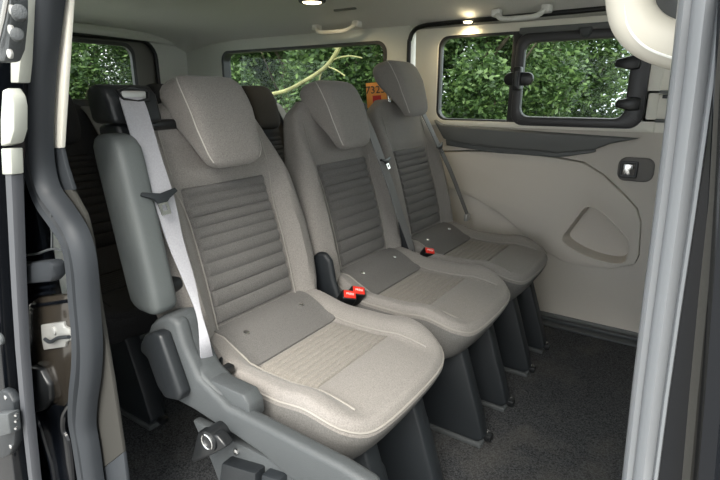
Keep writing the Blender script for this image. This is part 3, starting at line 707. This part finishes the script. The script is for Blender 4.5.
hb = mk('hinge_bracket', *join(prism(pxl([(9, 4), (21, -10), (25, -10), (25, 20), (22, 50), (17, 62), (7, 63), (7, 30)], 1, yD-.03), yD-.045, yD-.025, .004),
    disc(at(19, 15, 1, yD-.04), (1, -.4, 0), .008, .030, 14, .002), disc(at(17, 36, 1, yD-.04), (1, -.4, 0), .007, .026, 14, .002)), PLA, sd, world=True, label='grey metal hinge bracket with roller pins')
for c in ((14, 10), (13, 30), (12, 54)): mk('bolt', *disc(at(*c, 1, yD-.045), (0, -1, 0), .0055, .004, 12, .001), STL, hb, world=True)
mk('guide_rail', *tube([at(9, -15, 1, yD-.05), at(3, 18, 1, yD-.05), at(-4, 48, 1, yD-.05)], .003, 8), CHR, sd, world=True)
cp = mk('contact_plate', *prism(pxl([(0, 392), (6, 388), (12, 390), (18, 400), (21, 420), (19, 442), (14, 453), (6, 456), (0, 452)], 1, yD-.025), yD-.034, yD-.018, .004), LEGM, sd, world=True, label='oval electrical contact plate')
mk('contact_block', *prism(pxl([(3, 411), (17, 410), (19, 430), (6, 433)], 1, yD-.035), yD-.050, yD-.03, .003), PLA, cp, world=True)
for py in (414, 420, 427): mk('contact_pin', *disc(at(17, py, 1, yD-.048), (.6, -.8, 0), .0022, .005, 10), CHR, cp, world=True)
for c in ((7, 397), (12, 446)): mk('screw', *disc(at(*c, 1, yD-.032), (0, -1, 0), .0045, .004, 12, .001), CHR, cp, world=True)
mk('round_cap', *disc(at(3, 338, 1, yD-.02), (0, -1, 0), .011, .008, 18, .003), PLA, sd, world=True)

# right edge: front pillar of the opening
yP = .42
cl = [(706, -30), (703, 0), (695, 70), (686, 140), (676, 215), (664, 300), (652, 390), (641, 480), (636, 520)]
pp = [(p.x, p.z) for p in [at(a, b, 1, yP) for a, b in cl]]
profR = [(-.0215, .02), (-.0235, .0), (-.021, -.010), (-.0165, -.014), (-.0125, -.010), (-.010, -.006), (-.004, -.014), (.003, -.018), (.010, -.014), (.013, -.008), (.0155, -.012), (.019, -.012), (.0215, -.004), (.020, .02)]
rs = empty('door_frame_seal', V((pp[-1][0], yP, pp[-1][1])), 'pale grey shiny seal running down the right door pillar', 'door seal', 'door opening seals')
mk('seal_rubber', *sweep(pp, [(-a*.6, b*.7) for a, b in profR], yP), RUBL, rs, world=True)
rb = empty('door_pillar', at(710, 470, 1, yP), 'glossy black front pillar of the door opening at the right edge', 'door pillar')
mk('pillar_panel', *prism([(pp[0][0]+.008, pp[0][1]+.15)]+[(a+.007, b) for a, b in pp]+[(pp[-1][0]+.010, .1), (.25, .1), (.25, 1.25)], yP-.006, yP+.03, .003), GLOSS, rb, world=True)
mk('pillar_rail', *sweep([(p.x, p.z) for p in [at(a, b, 1, yP-.02) for a, b in ((735, -30), (725, 80), (718, 200), (708, 290), (698, 390), (688, 500))]], [(-.004, .012), (-.005, -.004), (0, -.008), (.005, -.004), (.004, .012)], yP-.02), TAU3, rb, world=True, label='thin taupe rail down the pillar')
mk('pillar_ridge', *sweep([(p.x, p.z) for p in [at(a, b, 1, yP-.03) for a, b in ((745, -30), (738, 80), (731, 200), (724, 290), (716, 390), (706, 500))]], [(-.008, .02), (-.010, -.002), (-.003, -.012), (.006, -.010), (.012, .02)], yP-.03), GLOSS, rb, world=True)
# cream grab handle on the near pillar
yH = .53
gp = cr_path([at(a, b, 1, yH) for a, b in ((630, -60), (629, -20), (630, 4), (636, 22), (652, 37), (680, 47), (720, 54), (760, 58))], 8)
gh = empty('grab_handle', gp[-1], 'cream moulded grab handle on the front pillar, top right', 'grab handle', None)
mk('grip', *tube(gp, .0185, 24, rz=.0190), HCR, gh, world=True)
mk('handle_seam', *tube([p+V((.0, -.017, -.0105)) for p in gp], .0012, 6), CRMG, gh, world=True)
mk('mounting_plate', *prism(pxl([(655, -30), (690, -30), (720, -20), (720, 30), (665, 24), (655, 10)], 1, yH+.05), yH+.04, yH+.06, .005), SILL, gh, world=True)
# front seat, a sliver behind the pillar
fs_ = copy_tree(r1); fs_.location = (.345, 1.82, .02); fs_['label'] = 'front seat whose grey edge shows behind the right pillar'; fs_['group'] = ''
del fs_['group']; fs_.name = 'front_seat'
for c in list(fs_.children):
    if c.name.startswith('seat_belt') or c.name.startswith('belt_outlet'): bpy.data.objects.remove(c)

# orange card
cA = at(377, 95, 0, -1.16)
cA = at(377, 95, 1, 2.02)
cd = empty('number_card', cA, 'orange card printed with black number 7325 behind the far headrest', 'card')
Mx = Matrix.Rotation(radians(28), 4, 'Z') @ Matrix.Rotation(radians(90), 4, 'X') @ Matrix.Rotation(radians(4), 4, 'Z')
def Tm(g): return [Mx @ V(v) for v in g[0]], g[1]
mk('card_board', *Tm(box((-.048, -.055, -.002), (.048, .055, .002), .0008)), ORG, cd)
mk('card_number', *text('7325', .046, Mx @ Matrix.Translation((-.006, .022, .0025))), BLK, cd, smooth=False)
mk('red_patch', *Tm(box((-.020, -.035, .002), (.018, -.002, .003))), CREDM, cd)

# ------------------------------------------------------------------ outside
GZ = -.55
mk('ground', *box((-45, -30, GZ-.1), (30, 45, GZ)), GRASS, kind='structure', smooth=False)
mk('path', *box((-10, -12, GZ), (10, 1.8, GZ+.006)), GRAV, kind='structure', smooth=False)
def crown(rx, ry, rz, zc, n, size, seed):
    R = random.Random(seed); vs = []; fs = []
    lobes = [(R.uniform(-.6, .6)*rx, R.uniform(-.6, .6)*ry, zc+R.uniform(-.7, .7)*rz, R.uniform(.25, .5)*min(rx, rz)) for _ in range(26)]
    for _ in range(n):
        lx, ly, lz, lr = R.choice(lobes)
        d = V((R.gauss(0, 1), R.gauss(0, 1), R.gauss(0, 1))).normalized(); rr = lr*(R.random()**.5)*R.uniform(.85, 1.15)
        c = V((lx, ly, lz))+d*rr
        if c.z < .05: c.z = R.uniform(.05, .3)
        a = V((R.gauss(0, 1), R.gauss(0, 1), R.gauss(0, .6))).normalized(); b = a.cross(V((R.gauss(0, 1), R.gauss(0, 1), R.gauss(0, 1)))).normalized()
        s = size*R.uniform(.6, 1.3); k = len(vs)
        vs += [c-a*s, c-b*s*.42, c+a*s*.15-b*s*.38+V((0, 0, -.1*s)), c+a*s, c+a*s*.15+b*s*.38, c+b*s*.42]
        fs += [(k, k+1, k+2, k+3), (k, k+3, k+4, k+5)]
    return vs, fs
def trunk(h, r, seed):
    R = random.Random(seed); parts = [tube([V((0, 0, 0)), V((.04, 0, h*.35)), V((-.03, .03, h*.7)), V((0, 0, h))], [r, r*.8, r*.6, r*.25], 8)]
    for _ in range(7):
        z = h*R.uniform(.2, .8); a = R.uniform(0, 2*pi); l = R.uniform(.4, .9)
        parts.append(tube([V((0, 0, z)), V((cos(a)*l*.5, sin(a)*l*.5, z+.25)), V((cos(a)*l, sin(a)*l, z+.6))], [r*.4, r*.25, r*.1], 6))
    return join(*parts)
protos = []
for i, (lm, n, sz, nm) in enumerate(((LEAF, 62000, .031, 'bush'), (LEAF2, 56000, .033, 'bush'))):
    e = empty(nm, (0, 0, GZ)); e['category'] = 'bush'
    mk('foliage', *crown(1.15, 1.0, 1.35, 1.55, n, sz, 11+i), lm, e, smooth=False)
    mk('stem', *trunk(2.4, .06, 5+i), BARK, e); protos.append(e)
BG = 'bushes outside the windows'; TG = 'tall trees behind the bushes'
spots = [  # x, y, kind, scale, label
 (.1, 5.0, 1, .72, 'pale green bush seen through the front end of the sliding pane'),
 (-1.9, 5.1, 0, 1.0, 'mid green bush seen through the sliding pane beside the window latch'),
 (-3.2, 5.0, 0, 1.05, 'mid green bush filling the fixed pane of the far door window'),
 (-4.6, 5.1, 0, 1.0, 'mid green bush at the front end of the rear quarter window'),
 (-6.0, 5.5, 1, 1.05, 'yellow green bush behind the fallen branch in the rear quarter window'),
 (-7.6, 5.6, 0, 1.1, 'mid green bush at the rear end of the rear quarter window'),
 (-7.2, 3.6, 0, 1.1, 'mid green bush at the right side of the tailgate window'),
 (-6.9, 2.1, 1, 1.05, 'yellow green bush at the left side of the tailgate window'),
]
for k_, (x_, y_, lb_) in enumerate(((-2.2, 9.0, 'big bush of the back hedge behind the sliding pane'), (-6.0, 9.2, 'big bush of the back hedge behind the fixed pane'), (-9.9, 8.6, 'big bush of the back hedge behind the fallen branch'), (-10.8, 4.6, 'big bush of the back hedge at the right of the tailgate window'), (-10.8, 1.6, 'big bush of the back hedge at the left of the tailgate window'))):
    spots.append((x_, y_, 0, 1.5, lb_))
used = [False, False]
for x, y, k, s, lab in spots:
    o = copy_tree(protos[k]) if used[k] else protos[k]; used[k] = True
    o.location = (x, y, GZ); o.scale = (s, s, s); o.rotation_euler.z = random.uniform(0, 6.28); o['label'] = lab; o['group'] = BG
# fallen mossy branch in front of the rear quarter window
bpts = [at(a, b, 1, yy) for a, b, yy in ((262, 96, 3.6), (285, 91, 3.55), (303, 82, 3.5), (322, 70, 3.5), (333, 58, 3.5), (342, 42, 3.5), (352, 20, 3.5))]
br = empty('tree_branch', V((bpts[0].x, bpts[0].y, bpts[0].z)), 'mossy yellow branch slanting across the rear quarter window', 'branch')
mk('main_limb', *tube(cr_path(bpts, 6), .018, 8), BRCH, br, world=True)
for L in (((326, 66), (336, 70), (345, 76)), ((330, 62), (338, 58), (350, 56), (362, 58)), ((322, 70), (318, 84), (312, 100)), ((338, 50), (328, 44), (318, 40))):
    mk('twig', *tube(cr_path([at(a, b, 1, 3.5) for a, b in L], 5), .006, 6), BRCH, br, world=True)
P = [at(262, 96, 1, 3.6), at(250, 110, 1, 3.6), V((at(250, 110, 1, 3.6).x-.2, 3.7, GZ))]
mk('lower_limb', *tube(cr_path(P, 6), .028, 8), BRCH, br, world=True)

# ------------------------------------------------------------------ light
w = bpy.data.worlds.new('world'); bpy.context.scene.world = w; w.use_nodes = True
t = w.node_tree; bgn = t.nodes['Background']
tc = t.nodes.new('ShaderNodeTexCoord'); nz = t.nodes.new('ShaderNodeTexNoise'); nz.inputs['Scale'].default_value = 2.2; nz.inputs['Detail'].default_value = 5
rp_ = t.nodes.new('ShaderNodeValToRGB'); rp_.color_ramp.elements[0].color = (.74, .82, .92, 1); rp_.color_ramp.elements[1].color = (1, .99, .95, 1)
rp_.color_ramp.elements[0].position = .35; rp_.color_ramp.elements[1].position = .65
t.links.new(tc.outputs['Generated'], nz.inputs['Vector']); t.links.new(nz.outputs['Fac'], rp_.inputs['Fac']); t.links.new(rp_.outputs['Color'], bgn.inputs['Color'])
bgn.inputs['Strength'].default_value = 1.6
S = bpy.data.lights.new('sun', 'SUN'); S.energy = 3.2; S.angle = radians(35); S.color = (1, .95, .86)
so = bpy.data.objects.new('sun', S); col.objects.link(so)
d = V((-.30, .68, -.74)).normalized(); so.rotation_euler = d.to_track_quat('-Z', 'Y').to_euler()
vs_ = bpy.context.scene.view_settings
vs_.view_transform = 'Standard'; vs_.look = 'None'; vs_.gamma = 1; vs_.use_curve_mapping = False; vs_.exposure = 1.15
